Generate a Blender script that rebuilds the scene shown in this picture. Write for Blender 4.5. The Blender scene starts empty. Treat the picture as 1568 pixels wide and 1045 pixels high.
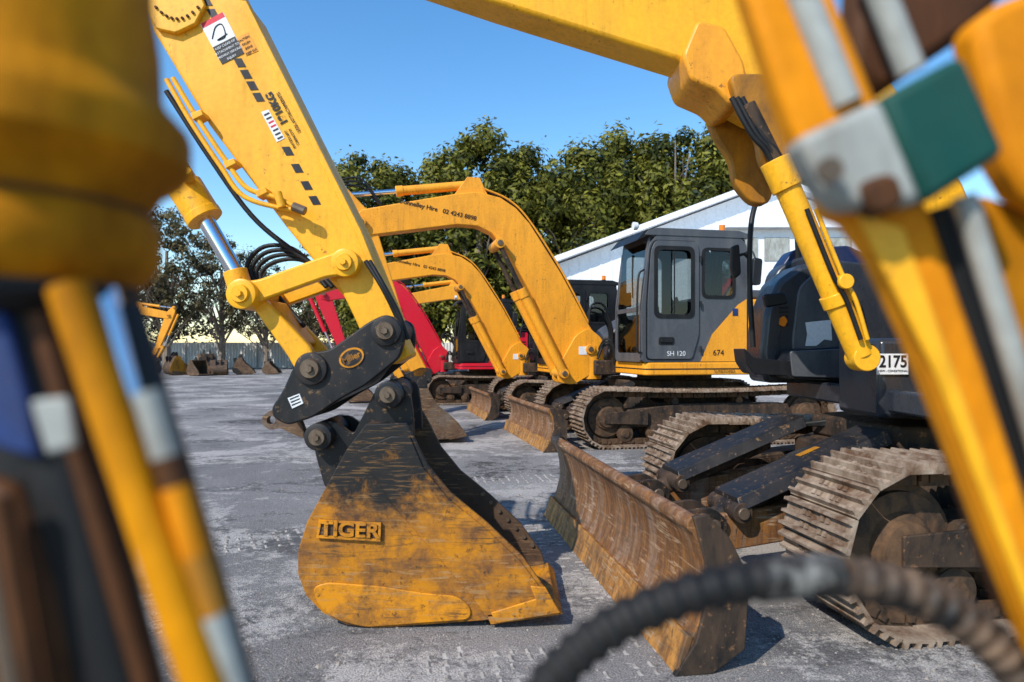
import bpy, bmesh, math, random
from mathutils import Vector, Matrix
R=random.Random(11)
scene=bpy.context.scene
rad=math.radians

# ---------------------------------------------------------------- materials
def nt(name,spec=.35):
    m=bpy.data.materials.new(name); m.use_nodes=True
    t=m.node_tree; b=t.nodes['Principled BSDF']; b.inputs['Specular IOR Level'].default_value=spec; return m,t,b
def N(t,typ,**k):
    n=t.nodes.new(typ)
    for a,v in k.items():
        if a in n.inputs: n.inputs[a].default_value=v
        else: setattr(n,a,v)
    return n
def ramp(t,stops,src):
    r=t.nodes.new('ShaderNodeValToRGB'); el=r.color_ramp.elements
    while len(el)<len(stops): el.new(.5)
    for e,(p,c) in zip(el,stops):
        e.position=p; e.color=(c,c,c,1) if isinstance(c,(int,float)) else (*c,1)
    t.links.new(src,r.inputs[0]); return r.outputs[0]
def noise(t,scale,detail=6,rough=.6,stretch=(1,1,1),dist=0,rot=None):
    g=t.nodes.new('ShaderNodeNewGeometry'); mp=t.nodes.new('ShaderNodeMapping')
    mp.inputs['Scale'].default_value=stretch
    if rot: mp.inputs['Rotation'].default_value=rot
    t.links.new(g.outputs['Position'],mp.inputs['Vector'])
    n=N(t,'ShaderNodeTexNoise'); n.inputs['Scale'].default_value=scale; n.inputs['Detail'].default_value=detail
    n.inputs['Roughness'].default_value=rough; n.inputs['Distortion'].default_value=dist
    t.links.new(mp.outputs[0],n.inputs['Vector']); return n.outputs['Fac']
def mix(t,f,a,b,mode='MIX'):
    m=t.nodes.new('ShaderNodeMix'); m.data_type='RGBA'; m.blend_type=mode
    for s,v in ((0,f),(6,a),(7,b)):
        if isinstance(v,(int,float)): m.inputs[s].default_value=v
        elif isinstance(v,tuple): m.inputs[s].default_value=(*v,1)
        else: t.links.new(v,m.inputs[s])
    return m.outputs[2]
def bump(t,b,h,strength=.2,dist=.01):
    n=t.nodes.new('ShaderNodeBump'); n.inputs['Strength'].default_value=strength; n.inputs['Distance'].default_value=dist
    t.links.new(h,n.inputs['Height']); t.links.new(n.outputs[0],b.inputs['Normal'])
def op(t,o,a,k,c=None):
    m=N(t,'ShaderNodeMath',operation=o)
    for i,v in enumerate((a,k,c)):
        if v is None: continue
        if isinstance(v,(int,float)): m.inputs[i].default_value=v
        else: t.links.new(v,m.inputs[i])
    return m.outputs[0]
def mul(t,a,k): return op(t,'MULTIPLY',a,k)
def paint(name,col,dirt=(.12,.07,.03),amt=.35,rough=.4,metal=0,chip=None,sc=5,streak=(1,1,.35),bmp=.08,spots=.0,spec=.35):
    m,t,b=nt(name,spec)
    n1=noise(t,sc,7,.68,streak,.4); n2=noise(t,sc*9,4,.6)
    f=ramp(t,[(.5-amt*.25,0),(.82-amt*.25,1)],n1)
    var=mix(t,ramp(t,[(.3,0),(.75,1)],n2),tuple(c*.86 for c in col),tuple(min(1,c*1.04) for c in col))
    c=mix(t,mul(t,f,min(1,amt*1.5)),var,dirt)
    if spots:
        n4=noise(t,34,4,.7); n5=noise(t,3,4,.6)
        c=mix(t,mul(t,ramp(t,[(.61,0),(.67,spots)],n4),ramp(t,[(.45,0),(.6,1)],n5)),c,dirt)
        n6=noise(t,5,6,.7,(6,6,.3)); c=mix(t,mul(t,ramp(t,[(.50,0),(.68,.5)],n6),ramp(t,[(.4,0),(.6,1)],n5)),c,tuple(x*.40 for x in col))
    if chip:
        n3=noise(t,26,7,.75)
        c=mix(t,ramp(t,[(.58,0),(.64,1)],n3),c,chip)
    t.links.new(c,b.inputs['Base Color'])
    rr=ramp(t,[(.3,max(.05,rough-.12)),(.8,min(1,rough+.3))],n1); t.links.new(rr,b.inputs['Roughness'])
    b.inputs['Metallic'].default_value=metal
    bump(t,b,n2,bmp,.004)
    return m
DK=(.10,.05,.02)
m_yel=paint('yellow_paint',(.93,.43,.012),dirt=DK,amt=.15,rough=.40,spots=.8)
m_yelo=paint('orange_yellow_paint',(.92,.36,.018),dirt=DK,amt=.2,rough=.40,spots=.8)
m_yeld=paint('worn_or_shaded_yellow',(.56,.22,.005),dirt=(.07,.035,.015),amt=.55,rough=.5)
m_fyel=paint('ochre_paint',(.66,.25,.0015),dirt=(.14,.045,.002),amt=.55,rough=.6,sc=8,spec=.12)
m_forg=paint('orange_arm_paint',(.84,.29,.004),dirt=(.28,.08,.004),amt=.45,rough=.6,sc=7,spec=.15)
m_red=paint('red_paint',(.66,.010,.03),amt=.15,rough=.35)
m_blk=paint('black_worn_paint',(.012,.012,.013),dirt=(.06,.045,.035),amt=.35,rough=.45,chip=(.16,.09,.04),sc=4,spec=.3)
m_blks=paint('black_satin',(.010,.010,.011),dirt=(.05,.045,.04),amt=.25,rough=.42,spec=.3)
m_chas=paint('chassis_black',(.013,.012,.011),dirt=(.12,.07,.04),amt=.5,rough=.65,chip=(.20,.10,.045),sc=7,spec=.25)
m_gry=paint('charcoal_paint',(.070,.074,.082),dirt=(.24,.22,.19),amt=.2,rough=.33)
m_hood=paint('dark_hood_paint',(.026,.029,.036),dirt=(.13,.12,.10),amt=.15,rough=.26,spec=.5)
m_shoe=paint('track_steel',(.42,.32,.23),dirt=(.11,.055,.027),amt=.75,rough=.7,metal=.05,sc=8,streak=(1,1,1),bmp=.4)
m_link=paint('track_link_steel',(.040,.028,.020),dirt=(.20,.105,.05),amt=.5,rough=.75,sc=9,streak=(1,1,1),bmp=.4,spec=.2)
m_rub=paint('black_rubber',(.008,.008,.008),dirt=(.04,.035,.03),amt=.3,rough=.55,spec=.3)
m_wht=paint('white_sheet',(.84,.85,.86),dirt=(.6,.58,.54),amt=.15,rough=.5,sc=1)
m_label=paint('label_white',(.75,.75,.74),amt=.05,rough=.4)
m_lblk=paint('label_black',(.012,.012,.014),amt=.05,rough=.4)
m_lbrn=paint('label_brown',(.05,.018,.003),amt=.02,rough=.4)
m_blue=paint('sky_reflection_navy',(.006,.020,.075),amt=.2,rough=.35)
m_blub=paint('blue_paint',(.012,.055,.24),dirt=(.02,.02,.03),amt=.7,rough=.5,sc=14)
m_grn=paint('green_block',(.003,.065,.052),amt=.15,rough=.55,spec=.2)
m_alu=paint('pale_grey_metal',(.44,.46,.42),dirt=(.12,.09,.06),amt=.5,rough=.45,sc=9)
m_pin=paint('pin_steel',(.22,.16,.11),dirt=(.05,.03,.018),amt=.5,rough=.45,metal=.6,sc=20)
m_brn=paint('brown_grease',(.12,.045,.014),dirt=(.02,.010,.005),amt=.6,rough=.6,sc=12,spec=.2)
m_amb=paint('amber_lens',(.9,.22,.01),amt=0.02,rough=.2)
m_chr,t,b=nt('chrome_rod'); b.inputs['Base Color'].default_value=(.75,.76,.8,1); b.inputs['Metallic'].default_value=1; b.inputs['Roughness'].default_value=.12
def worn(name,black=False,yel=(.52,.195,.006),rust=(.17,.07,.022),steel=(.075,.045,.028),bias=.52,stretch=(1,1,1),scr=(.36,.21,.09),rot=None):
    m,t,b=nt(name,.3)
    a=noise(t,2.4,8,.7,stretch,.2,rot); c=noise(t,7,9,.72,stretch,.25,rot); d2=noise(t,4,5,.6)
    base=mix(t,ramp(t,[(bias-.14,0),(bias+.10,1)],c),yel,rust)
    base=mix(t,ramp(t,[(.50,0),(.64,.9)],a),base,steel)
    base=mix(t,ramp(t,[(.56,0),(.64,.85)],noise(t,22,7,.8,stretch)),base,(.030,.017,.011))
    s1=noise(t,5,4,.65,(1.0,1.0,12),.9,(0,.7,0)); s2=noise(t,5,4,.65,(1.0,1.0,14),.9,(0,-.95,0))
    base=mix(t,mul(t,ramp(t,[(.55,0),(.62,.75)],s1),ramp(t,[(.42,0),(.58,1)],d2)),base,scr)
    base=mix(t,mul(t,ramp(t,[(.55,0),(.62,.8)],s2),ramp(t,[(.42,1),(.58,.15)],d2)),base,tuple(x*.22 for x in scr))
    if black:
        g=t.nodes.new('ShaderNodeNewGeometry'); s=t.nodes.new('ShaderNodeSeparateXYZ'); t.links.new(g.outputs['Position'],s.inputs[0])
        z5=mul(t,s.outputs['Z'],.5)
        fac=ramp(t,[(.435,0),(.555,1)],op(t,'MULTIPLY_ADD',op(t,'ADD',c,op(t,'SUBTRACT',a,.5)),.40,z5))
        bl=mix(t,ramp(t,[(.56,0),(.63,.8)],s1),(.014,.013,.012),(.17,.09,.03))
        bl=mix(t,ramp(t,[(.57,0),(.64,.8)],s2),bl,(.12,.07,.035))
        base=mix(t,fac,base,bl)
    t.links.new(base,b.inputs['Base Color'])
    t.links.new(ramp(t,[(.3,.40),(.7,.78)],c),b.inputs['Roughness']); b.inputs['Metallic'].default_value=.05
    bump(t,b,c,.3,.006); return m
m_bkt=worn('bucket_worn_paint',black=True)
m_bkty=worn('bucket_wear_plate',yel=(.64,.24,.006),bias=.60)
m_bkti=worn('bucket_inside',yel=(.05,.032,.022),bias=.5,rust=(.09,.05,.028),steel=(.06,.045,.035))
m_bkto=worn('bucket_steel',yel=(.14,.085,.05),rust=(.09,.045,.024),steel=(.16,.12,.09))
m_bld=worn('blade_worn_steel',yel=(.33,.14,.034),rust=(.14,.06,.024),steel=(.28,.18,.12),bias=.45,stretch=(3,3,.5),scr=(.46,.31,.19))
m_bldy=worn('blade_edge',yel=(.48,.22,.05),bias=.54,stretch=(2,2,.6),scr=(.4,.3,.2))
m_gls=bpy.data.materials.new('cab_glass'); m_gls.use_nodes=True; t=m_gls.node_tree; t.nodes.clear()
o=t.nodes.new('ShaderNodeOutputMaterial'); mx=t.nodes.new('ShaderNodeMixShader'); tr=t.nodes.new('ShaderNodeBsdfTransparent'); gl=t.nodes.new('ShaderNodeBsdfGlossy'); fr=t.nodes.new('ShaderNodeFresnel')
tr.inputs[0].default_value=(.46,.50,.50,1); gl.inputs['Roughness'].default_value=.03; fr.inputs[0].default_value=1.6
t.links.new(fr.outputs[0],mx.inputs[0]); t.links.new(tr.outputs[0],mx.inputs[1]); t.links.new(gl.outputs[0],mx.inputs[2]); t.links.new(mx.outputs[0],o.inputs[0])
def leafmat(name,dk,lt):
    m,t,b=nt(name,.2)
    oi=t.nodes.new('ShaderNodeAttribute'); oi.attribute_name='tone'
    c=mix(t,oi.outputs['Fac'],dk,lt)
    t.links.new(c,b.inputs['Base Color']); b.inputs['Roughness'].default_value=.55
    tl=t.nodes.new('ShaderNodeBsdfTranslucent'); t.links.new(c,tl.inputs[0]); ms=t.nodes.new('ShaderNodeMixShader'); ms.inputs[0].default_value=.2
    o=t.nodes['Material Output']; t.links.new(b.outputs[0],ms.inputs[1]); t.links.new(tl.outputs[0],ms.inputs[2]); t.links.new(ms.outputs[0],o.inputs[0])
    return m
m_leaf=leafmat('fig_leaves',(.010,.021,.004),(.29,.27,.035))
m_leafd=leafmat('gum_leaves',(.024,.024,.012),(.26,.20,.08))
m_bark=paint('bark',(.30,.24,.19),amt=.5,rough=.9,bmp=.6)

# ---------------------------------------------------------------- mesh helpers
class Grp:
    def __init__(s,name,loc=(0,0,0),rot=0,scale=1,world=False):
        e=bpy.data.objects.new(name,None); scene.collection.objects.link(e)
        e.location=loc; e.rotation_euler=(0,0,rot); e.scale=(scale,)*3; e.empty_display_size=.3
        s.e=e; s.inv=Matrix.Translation(Vector(loc)).inverted() if world else None
    def add(s,o):
        o.parent=s.e
        if s.inv is not None: o.matrix_parent_inverse=s.inv
class Sub(Grp):
    def __init__(s,e,inv): s.e=e; s.inv=inv
def mesh(g,name,V,F,mat,bevel=0,smooth=35,solid=0):
    me=bpy.data.meshes.new(name); me.from_pydata([tuple(v) for v in V],[],F)
    bm=bmesh.new(); bm.from_mesh(me); bmesh.ops.recalc_face_normals(bm,faces=bm.faces); bm.to_mesh(me); bm.free()
    me.materials.append(mat)
    if smooth:
        me.polygons.foreach_set('use_smooth',[True]*len(me.polygons)); me.set_sharp_from_angle(angle=rad(smooth))
    o=bpy.data.objects.new(name,me); scene.collection.objects.link(o)
    if g: g.add(o)
    if solid:
        q=o.modifiers.new('s','SOLIDIFY'); q.thickness=solid; q.offset=0
    if bevel:
        q=o.modifiers.new('b','BEVEL'); q.width=bevel; q.segments=2; q.limit_method='ANGLE'; q.angle_limit=rad(40)
    return o
def prism(g,name,pts,y0,y1,mat,bevel=.008):
    n=len(pts); V=[(x,y0,z) for x,z in pts]+[(x,y1,z) for x,z in pts]
    F=[list(range(n)),list(range(2*n-1,n-1,-1))]+[[i,(i+1)%n,n+(i+1)%n,n+i] for i in range(n)]
    return mesh(g,name,V,F,mat,bevel)
def zprism(g,name,pts,z0,z1,mat,bevel=.008):
    n=len(pts); V=[(x,y,z0) for x,y in pts]+[(x,y,z1) for x,y in pts]
    F=[list(range(n)),list(range(2*n-1,n-1,-1))]+[[i,(i+1)%n,n+(i+1)%n,n+i] for i in range(n)]
    return mesh(g,name,V,F,mat,bevel)
def box(g,name,a,b,mat,bevel=.008):
    return prism(g,name,[(a[0],a[2]),(b[0],a[2]),(b[0],b[2]),(a[0],b[2])],a[1],b[1],mat,bevel)
def frame(p0,p1):
    d=(Vector(p1)-Vector(p0)); L=d.length; d=d/L
    up=Vector((0,1,0)) if abs(d.y)<.9 else Vector((1,0,0))
    a=up.cross(d).normalized(); b=d.cross(a); return d,a,b,L
def beam(g,name,p0,p1,w,h,mat,bevel=.006):
    d,a,b,L=frame(p0,p1); p0=Vector(p0); p1=Vector(p1); V=[]
    for p in (p0,p1):
        for sa,sb in ((-1,-1),(1,-1),(1,1),(-1,1)): V.append(p+a*sa*h/2+b*sb*w/2)
    F=[[0,1,2,3],[7,6,5,4]]+[[i,(i+1)%4,4+(i+1)%4,4+i] for i in range(4)]
    return mesh(g,name,V,F,mat,bevel)
def lathe(g,name,p0,p1,prof,mat,seg=28,bevel=0,smooth=35):
    d,a,b,L=frame(p0,p1); p0=Vector(p0); V=[];F=[]
    for (t,r) in prof:
        c=p0+d*L*t
        for i in range(seg):
            an=2*math.pi*i/seg; V.append(c+a*math.cos(an)*r+b*math.sin(an)*r)
    m=len(prof)
    for j in range(m-1):
        for i in range(seg):
            k=(i+1)%seg; F.append([j*seg+i,j*seg+k,(j+1)*seg+k,(j+1)*seg+i])
    F.append(list(range(seg-1,-1,-1))); F.append([(m-1)*seg+i for i in range(seg)])
    return mesh(g,name,V,F,mat,bevel,smooth)
def cyl(g,name,p0,p1,r,mat,seg=24,r2=None,bevel=.004):
    return lathe(g,name,p0,p1,[(0,r),(1,r if r2 is None else r2)],mat,seg,bevel if r>.02 else 0)
def spline(pts,k=6):
    P=[Vector(p) for p in pts]; P=[P[0]*2-P[1]]+P+[P[-1]*2-P[-2]]; out=[]
    for i in range(1,len(P)-2):
        for j in range(k):
            t=j/k; p0,p1,p2,p3=P[i-1:i+3]
            out.append(.5*((2*p1)+(p2-p0)*t+(2*p0-5*p1+4*p2-p3)*t*t+(3*p1-p0-3*p2+p3)*t**3))
    out.append(P[-2]); return out
def tube(g,name,pts,r,mat,seg=10,k=6,rf=None,sm=60):
    S=spline(pts,k); V=[];F=[]; n=len(S); up=Vector((.1,.2,1)).normalized(); prev=None
    for i,p in enumerate(S):
        d=(S[min(i+1,n-1)]-S[max(i-1,0)]).normalized()
        if prev is None: a=d.cross(up if abs(d.dot(up))<.95 else Vector((1,0,0))).normalized()
        else: a=(prev-d*prev.dot(d)).normalized()
        prev=a; b=d.cross(a); rr=r if rf is None else rf(i/(n-1),i)
        for j in range(seg):
            an=2*math.pi*j/seg; V.append(p+(a*math.cos(an)+b*math.sin(an))*rr)
    for i in range(n-1):
        for j in range(seg):
            k2=(j+1)%seg; F.append([i*seg+j,i*seg+k2,(i+1)*seg+k2,(i+1)*seg+j])
    F.append(list(range(seg-1,-1,-1))); F.append([(n-1)*seg+j for j in range(seg)])
    return mesh(g,name,V,F,mat,0,sm)
def rpoly(pts,r,seg=4):
    out=[]; n=len(pts)
    for i in range(n):
        p=Vector(pts[i]); a=Vector(pts[i-1]); b=Vector(pts[(i+1)%n])
        ra=min(r,(a-p).length*.45); rb=min(r,(b-p).length*.45)
        s=p+(a-p).normalized()*ra; e=p+(b-p).normalized()*rb
        for j in range(seg+1):
            t=j/seg; q=s*(1-t)**2+p*2*t*(1-t)+e*t*t; out.append((q.x,q.y))
    return out
def rect(x0,x1,z0,z1,r=.05): return rpoly([(x0,z0),(x1,z0),(x1,z1),(x0,z1)],r)
def plate(g,name,outer,holes,mp,th,mat,bevel=.003):
    bm=bmesh.new()
    for lp in [outer]+holes:
        vs=[bm.verts.new(mp(a,b)) for a,b in lp]
        for i in range(len(vs)): bm.edges.new((vs[i],vs[(i+1)%len(vs)]))
    bmesh.ops.triangle_fill(bm,use_beauty=True,edges=bm.edges[:])
    bmesh.ops.recalc_face_normals(bm,faces=bm.faces)
    me=bpy.data.meshes.new(name); bm.to_mesh(me); bm.free(); me.materials.append(mat)
    o=bpy.data.objects.new(name,me); scene.collection.objects.link(o); g.add(o)
    q=o.modifiers.new('s','SOLIDIFY'); q.thickness=th; q.offset=0
    if bevel:
        q=o.modifiers.new('b','BEVEL'); q.width=bevel; q.segments=1; q.limit_method='ANGLE'; q.angle_limit=rad(50)
    return o
def label(g,name,txt,pos,size,ang,mat,ext=.0008,sx=1,bold=0,rz=0):
    c=bpy.data.curves.new(name,'FONT'); c.body=txt; c.size=size; c.extrude=ext; c.offset=bold; c.align_x='CENTER'; c.align_y='CENTER'
    c.materials.append(mat); o=bpy.data.objects.new(name,c); scene.collection.objects.link(o); g.add(o)
    o.matrix_basis=Matrix.Translation(pos)@Matrix.Rotation(rz,4,'Z')@Matrix.Rotation(rad(90),4,'X')@Matrix.Rotation(ang,4,'Z')@Matrix.Diagonal((sx,1,1,1))
    return o

# ---------------------------------------------------------------- undercarriage
def track(g,nm,yc,w,L,H,ms=m_shoe,ml=m_link):
    r=H/2-.02; zc=H/2; hs=L-r-.0
    per=4*hs+2*math.pi*r; n=int(round(per/.165)); V=[];F=[];VL=[];FL=[]
    def pos(s):
        s%=per
        if s<2*hs: return Vector((-hs+s,0,zc+r-.035*math.sin(math.pi*s/(2*hs)))),Vector((1,0,0)),Vector((0,0,1))
        s-=2*hs
        if s<math.pi*r:
            a=math.pi/2-s/r; nn=Vector((math.cos(a),0,math.sin(a))); return Vector((hs,0,zc))+nn*r,Vector((math.sin(a),0,-math.cos(a))),nn
        s-=math.pi*r
        if s<2*hs: return Vector((hs-s,0,zc-r)),Vector((-1,0,0)),Vector((0,0,-1))
        s-=2*hs; a=-math.pi/2-s/r; nn=Vector((math.cos(a),0,math.sin(a))); return Vector((-hs,0,zc))+nn*r,Vector((math.sin(a),0,-math.cos(a))),nn
    def bx(V,F,c,t,nn,a0,a1,y0,y1,h0,h1,top=1.0):
        b=len(V); m=(a0+a1)/2
        for h,k in ((h0,1),(h1,top)):
            for aa,yy in ((a0,y0),(a1,y0),(a1,y1),(a0,y1)):
                aa=m+(aa-m)*k; V.append(c+t*aa+nn*h+Vector((0,yy,0)))
        for f in ([0,3,2,1],[4,5,6,7],[0,1,5,4],[1,2,6,5],[2,3,7,6],[3,0,4,7]): F.append([b+i for i in f])
    p=per/n
    for i in range(n):
        c,t,nn=pos(i*p); c=c+Vector((0,yc,0)); j=R.uniform(-.005,.005)
        bx(V,F,c,t,nn,-p*.47,p*.47,-w/2+j,w/2+j,-.022,-.004)
        for a in (-p*.36,0,p*.36): bx(V,F,c,t,nn,a-.014,a+.014,-w/2+j,w/2+j,-.004,.024,.45)
        for a in (-p*.18,p*.18):
            for yy in (-.09,-.05,.05,.09): bx(V,F,c,t,nn,a-.012,a+.012,yy-.012,yy+.012,-.004,.008)
        for yy in (-.085,.085):
            bx(VL,FL,c,t,nn,-p*.5,p*.42,yy-.02,yy+.02,-.10,-.024); bx(VL,FL,c,t,nn,-p*.2,p*.2,yy-.03,yy+.03,-.085,-.04)
        bx(VL,FL,c,t,nn,-p*.5,-p*.3,-.12,.12,-.075,-.045)
    mesh(g,nm+'_shoes',V,F,ms,0,0); mesh(g,nm+'_links',VL,FL,ml,0,0)
    for k,x in enumerate((-hs,hs)):
        ri=r-.11
        lathe(g,nm+'_wheel_%d'%k,(x,yc-.16,zc),(x,yc+.16,zc),[(0,.09),(.02,.12),(.1,.13),(.12,ri*.55),(.2,ri*.6),(.22,ri-.02),(.34,ri-.02),(.36,ri+.025),(.64,ri+.025),(.66,ri-.02),(.78,ri-.02),(.8,ri*.6),(.88,ri*.55),(.9,.13),(.98,.12),(1,.09)],ml,28)
    nr=7
    for k in range(nr):
        x=-hs+.25+(2*hs-.5)*k/(nr-1)
        lathe(g,nm+'_roller_%d'%k,(x,yc-.15,.19),(x,yc+.15,.19),[(0,.05),(.05,.06),(.08,.11),(.2,.11),(.22,.085),(.78,.085),(.8,.11),(.92,.11),(.95,.06),(1,.05)],ml,18)
    prism(g,nm+'_frame',[(-hs+.18,.27),(hs-.3,.27),(hs-.2,.38),(hs-.3,.55),(.3,.57),(-.4,.57),(-hs+.3,.5)],yc-.12,yc+.12,m_chas,.015)
    for s in (-1,1):
        prism(g,nm+'_idler_guard_%d'%(s+1),[(-hs-.05,zc-.07),(-hs+.55,.3),(-hs+.55,.5),(-hs-.05,zc+.07)],yc+s*.165-.012,yc+s*.165+.012,m_chas,.006)
    for k in (-.5,.45):
        lathe(g,nm+'_carrier_%d'%int(k*10+10),(k,yc-.1,.60),(k,yc+.1,.60),[(0,.05),(.3,.05),(.32,.065),(1,.065)],ml,16)
def blade(g,xb,w,H=.6,mb=None,me=None):
    mb=mb or m_bld; me=me or m_bldy
    fr=[(0,.0),(.035,.09),(.075,.18),(.10,.28),(.105,.38),(.085,.48),(.04,.57)]
    fr=[(x,z*H/.6) for x,z in fr]
    bk=[(x+.035,z) for x,z in reversed(fr)]
    prism(g,'blade_mouldboard',[(xb+x,z+.02) for x,z in fr+bk],-w/2,w/2,mb,.004)
    prism(g,'blade_cutting_edge',[(xb-.022,.0),(xb+.006,.0),(xb+.055,.15),(xb+.028,.16)],-w/2-.004,w/2+.004,me,.004)
    cyl(g,'blade_top_roll',(xb+.065,-w/2+.002,H-.005),(xb+.065,w/2-.002,H-.005),.035,mb,16)
    box(g,'blade_rear_box',(xb+.13,-w*.42,.18),(xb+.30,w*.42,.40),mb,.01)
    for s in (-1,1):
        y=s*(w/2-.012)
        prism(g,'blade_end_plate_%d'%(s+1),[(xb-.03,.0),(xb+.13,.0),(xb+.27,.09),(xb+.29,.38),(xb+.20,H-.05),(xb+.11,H+.04),(xb+.05,H+.03),(xb+.10,.45),(xb+.11,.3),(xb+.06,.13)],y-.016+s*.012,y+.016+s*.012,m_chas if s<0 else mb,.005)
        for j in (.3,.62):
            prism(g,'blade_rib_%d_%d'%(s+1,int(j*100)),[(xb+.14,.12),(xb+.32,.2),(xb+.32,.42),(xb+.14,H-.04)],s*w/2*j-.012,s*w/2*j+.012,mb,.004)
def undercarriage(g,L=1.85,H=.8,w=.5,gauge=2.0,xb=-2.6,bw=2.62,guards=True):
    track(g,'left_track',-gauge/2,w,L,H); track(g,'right_track',gauge/2,w,L,H)
    zprism(g,'chassis_frame',[(-1.15,-.3),(-.55,-.82),(.55,-.82),(1.0,-.4),(1.0,.4),(.55,.82),(-.55,.82),(-1.15,.3)],.36,.72,m_chas,.02)
    zprism(g,'chassis_deck',[(-.95,-.42),(-.5,-.6),(.5,-.6),(.8,0),(.5,.6),(-.5,.6),(-.95,.42)],.72,.86,m_chas,.02)
    cyl(g,'slew_ring',(0,0,.86),(0,0,.955),.55,m_chas,40)
    for s in (-1,1):
        beam(g,'axle_%d'%(s+1),(-.6,s*.7,.50),(-.6,s*.95,.45),.25,.25,m_chas); beam(g,'axle_r%d'%(s+1),(.6,s*.7,.50),(.6,s*.95,.45),.25,.25,m_chas)
        beam(g,'blade_arm_%d'%(s+1),(xb+.2,s*.42,.28),(-1.0,s*.42,.44),.13,.2,m_bld,.01)
        if guards:
            a=(xb+.62,s*.40,.52); b=(xb+1.50,s*.40,.86)
            V=[]
            for p in (Vector(a),Vector(b)):
                for yy,zz in ((-.17,-.07),(-.13,.0),(.13,.0),(.17,-.07)): V.append(p+Vector((0,yy,zz)))
            F=[[0,1,5,4],[1,2,6,5],[2,3,7,6],[0,4,7,3],[0,3,2,1],[4,5,6,7]]
            mesh(g,'cylinder_guard_%d'%(s+1),V,F,m_blk,.006)
            if s<0: mesh(g,'guard_sticker_%d'%(s+1),[Vector(a).lerp(Vector(b),q)+Vector((0,yy,.0035)) for q,yy in ((.52,.03),(.66,.03),(.66,.08),(.52,.08))],[[0,1,2,3]],m_yeld,0,0)
            cyl(g,'blade_cylinder_%d'%(s+1),(xb+.5,s*.40,.36),(xb+1.3,s*.40,.68),.06,m_chas)
            cyl(g,'blade_rod_pin_%d'%(s+1),(xb+.5,s*.40-.13,.37),(xb+.5,s*.40+.13,.37),.035,m_pin)
            for q in (-1,1): prism(g,'pin_lug_%d_%d'%(s+1,q+1),rpoly([(xb+.22,.2),(xb+.5,.26),(xb+.60,.37),(xb+.5,.47),(xb+.22,.44)],.06),s*.40+q*.10-.014,s*.40+q*.10+.014,m_chas,.004)
            cyl(g,'guard_boss_%d'%(s+1),(xb+.64,s*.40-.16,.44),(xb+.64,s*.40+.16,.44),.055,m_chas)
            cyl(g,'guard_pin_%d'%(s+1),(xb+.64,s*.40-.175,.44),(xb+.64,s*.40+.175,.44),.032,m_pin)
            for q in range(3):
                tube(g,'blade_hose_%d_%d'%(s+1,q),[(xb+1.0,s*.40+.2+q*.03,.55),(xb+1.2,s*.40+.25+q*.04,.66),(xb+1.5,s*.3+.1,.78),(xb+1.75,s*.2,.80+q*.02)],.016,m_rub,8)
# ---------------------------------------------------------------- bucket
def bk(pts): return [((u-594)*.00304,(605-v)*.00304) for u,v in pts]
def bucket(g,ox,oz,y0,y1,s,mo,mw,mi,me_):
    T=lambda pts:[(ox+x*s,oz+z*s) for x,z in bk(pts)]
    side=[(560,650),(530,690),(498,748),(470,800),(456,845),(456,880),(468,912),(495,940),(530,957),(570,963),(740,951),(848,940),(838,905),(800,852),(745,800),(690,755),(655,712),(635,672),(622,648)]
    th=.022*s
    prism(g,'bucket_side_near',T(side),y0,y0+th,mo,.004*s); prism(g,'bucket_side_far',T(side),y1-th,y1,mi,.004*s)
    sh=[(615,655),(560,650),(530,690),(498,748),(470,800),(456,845),(456,880),(468,912),(495,940),(530,957),(570,963),(740,951),(850,941)]
    O=T(sh); V=[];F=[];n=len(O); c=Vector(T([(640,820)])[0])
    for k,(x,z) in enumerate(O):
        d=(c-Vector((x,z))).normalized()*.016*s
        V+= [(x,y0+th*.5,z),(x,y1-th*.5,z),(x+d.x,y1-th*.5,z+d.y),(x+d.x,y0+th*.5,z+d.y)]
    for k in range(n-1):
        a=k*4;b=a+4
        for i in range(4): F.append([a+i,a+(i+1)%4,b+(i+1)%4,b+i])
    F+=[[0,1,2,3],[n*4-1,n*4-2,n*4-3,n*4-4]]
    mesh(g,'bucket_shell',V,F,mi)
    prism(g,'bucket_lip',T([(745,940),(752,956),(862,940),(850,926)]),y0-.012*s,y1+.012*s,mw,.004*s)
    band=[(548,690),(600,668),(628,668),(648,715),(684,760),(740,806),(795,856),(832,905),(845,932),(745,945),(716,905),(668,850),(600,770)]
    prism(g,'bucket_mouth_band',T(band),y0-.012*s,y0-.0003,me_,.004*s)
    prism(g,'bucket_mouth_band_far',T(band),y1+.0003,y1+.012*s,mo,.004*s)
    prism(g,'bucket_heel_plate',T(rpoly([(478,900),(500,891),(580,897),(650,908),(700,912),(722,930),(720,948),(560,960),(520,950),(490,930)],12)),y0-.011*s,y0-.0005,mw,.004*s)
    prism(g,'bucket_corner_tooth',T([(752,936),(820,915),(812,895),(835,897),(858,936),(760,952)]),y0-.026*s,y0-.0125*s,mw,.004*s)
    for k in range(7):
        u=735+k*15; v=792+k*15.5; (x,z),=T([(u-4,v+6)])
        cyl(g,'side_bolt_%d'%k,(x,y1-th-.012*s,z),(x,y1-th,z),.011*s,m_pin,10,bevel=0)
    (x,z),=T([(582,668)])
    cyl(g,'bucket_torque_tube',(x,y0+.03*s,z),(x,y1-.03*s,z),.055*s,mo)
    ear=rpoly([(566,600),(594,580),(620,595),(626,640),(628,680),(600,668),(548,690),(520,720),(500,770),(484,755),(470,705),(464,672),(478,652),(500,650),(530,672)],9)
    ym=(y0+y1)/2
    for k,yy in enumerate((ym-.17*s,ym+.13*s)):
        prism(g,'bucket_ear_%d'%k,T(ear),yy,yy+.035*s,m_blk,.004*s)

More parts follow.
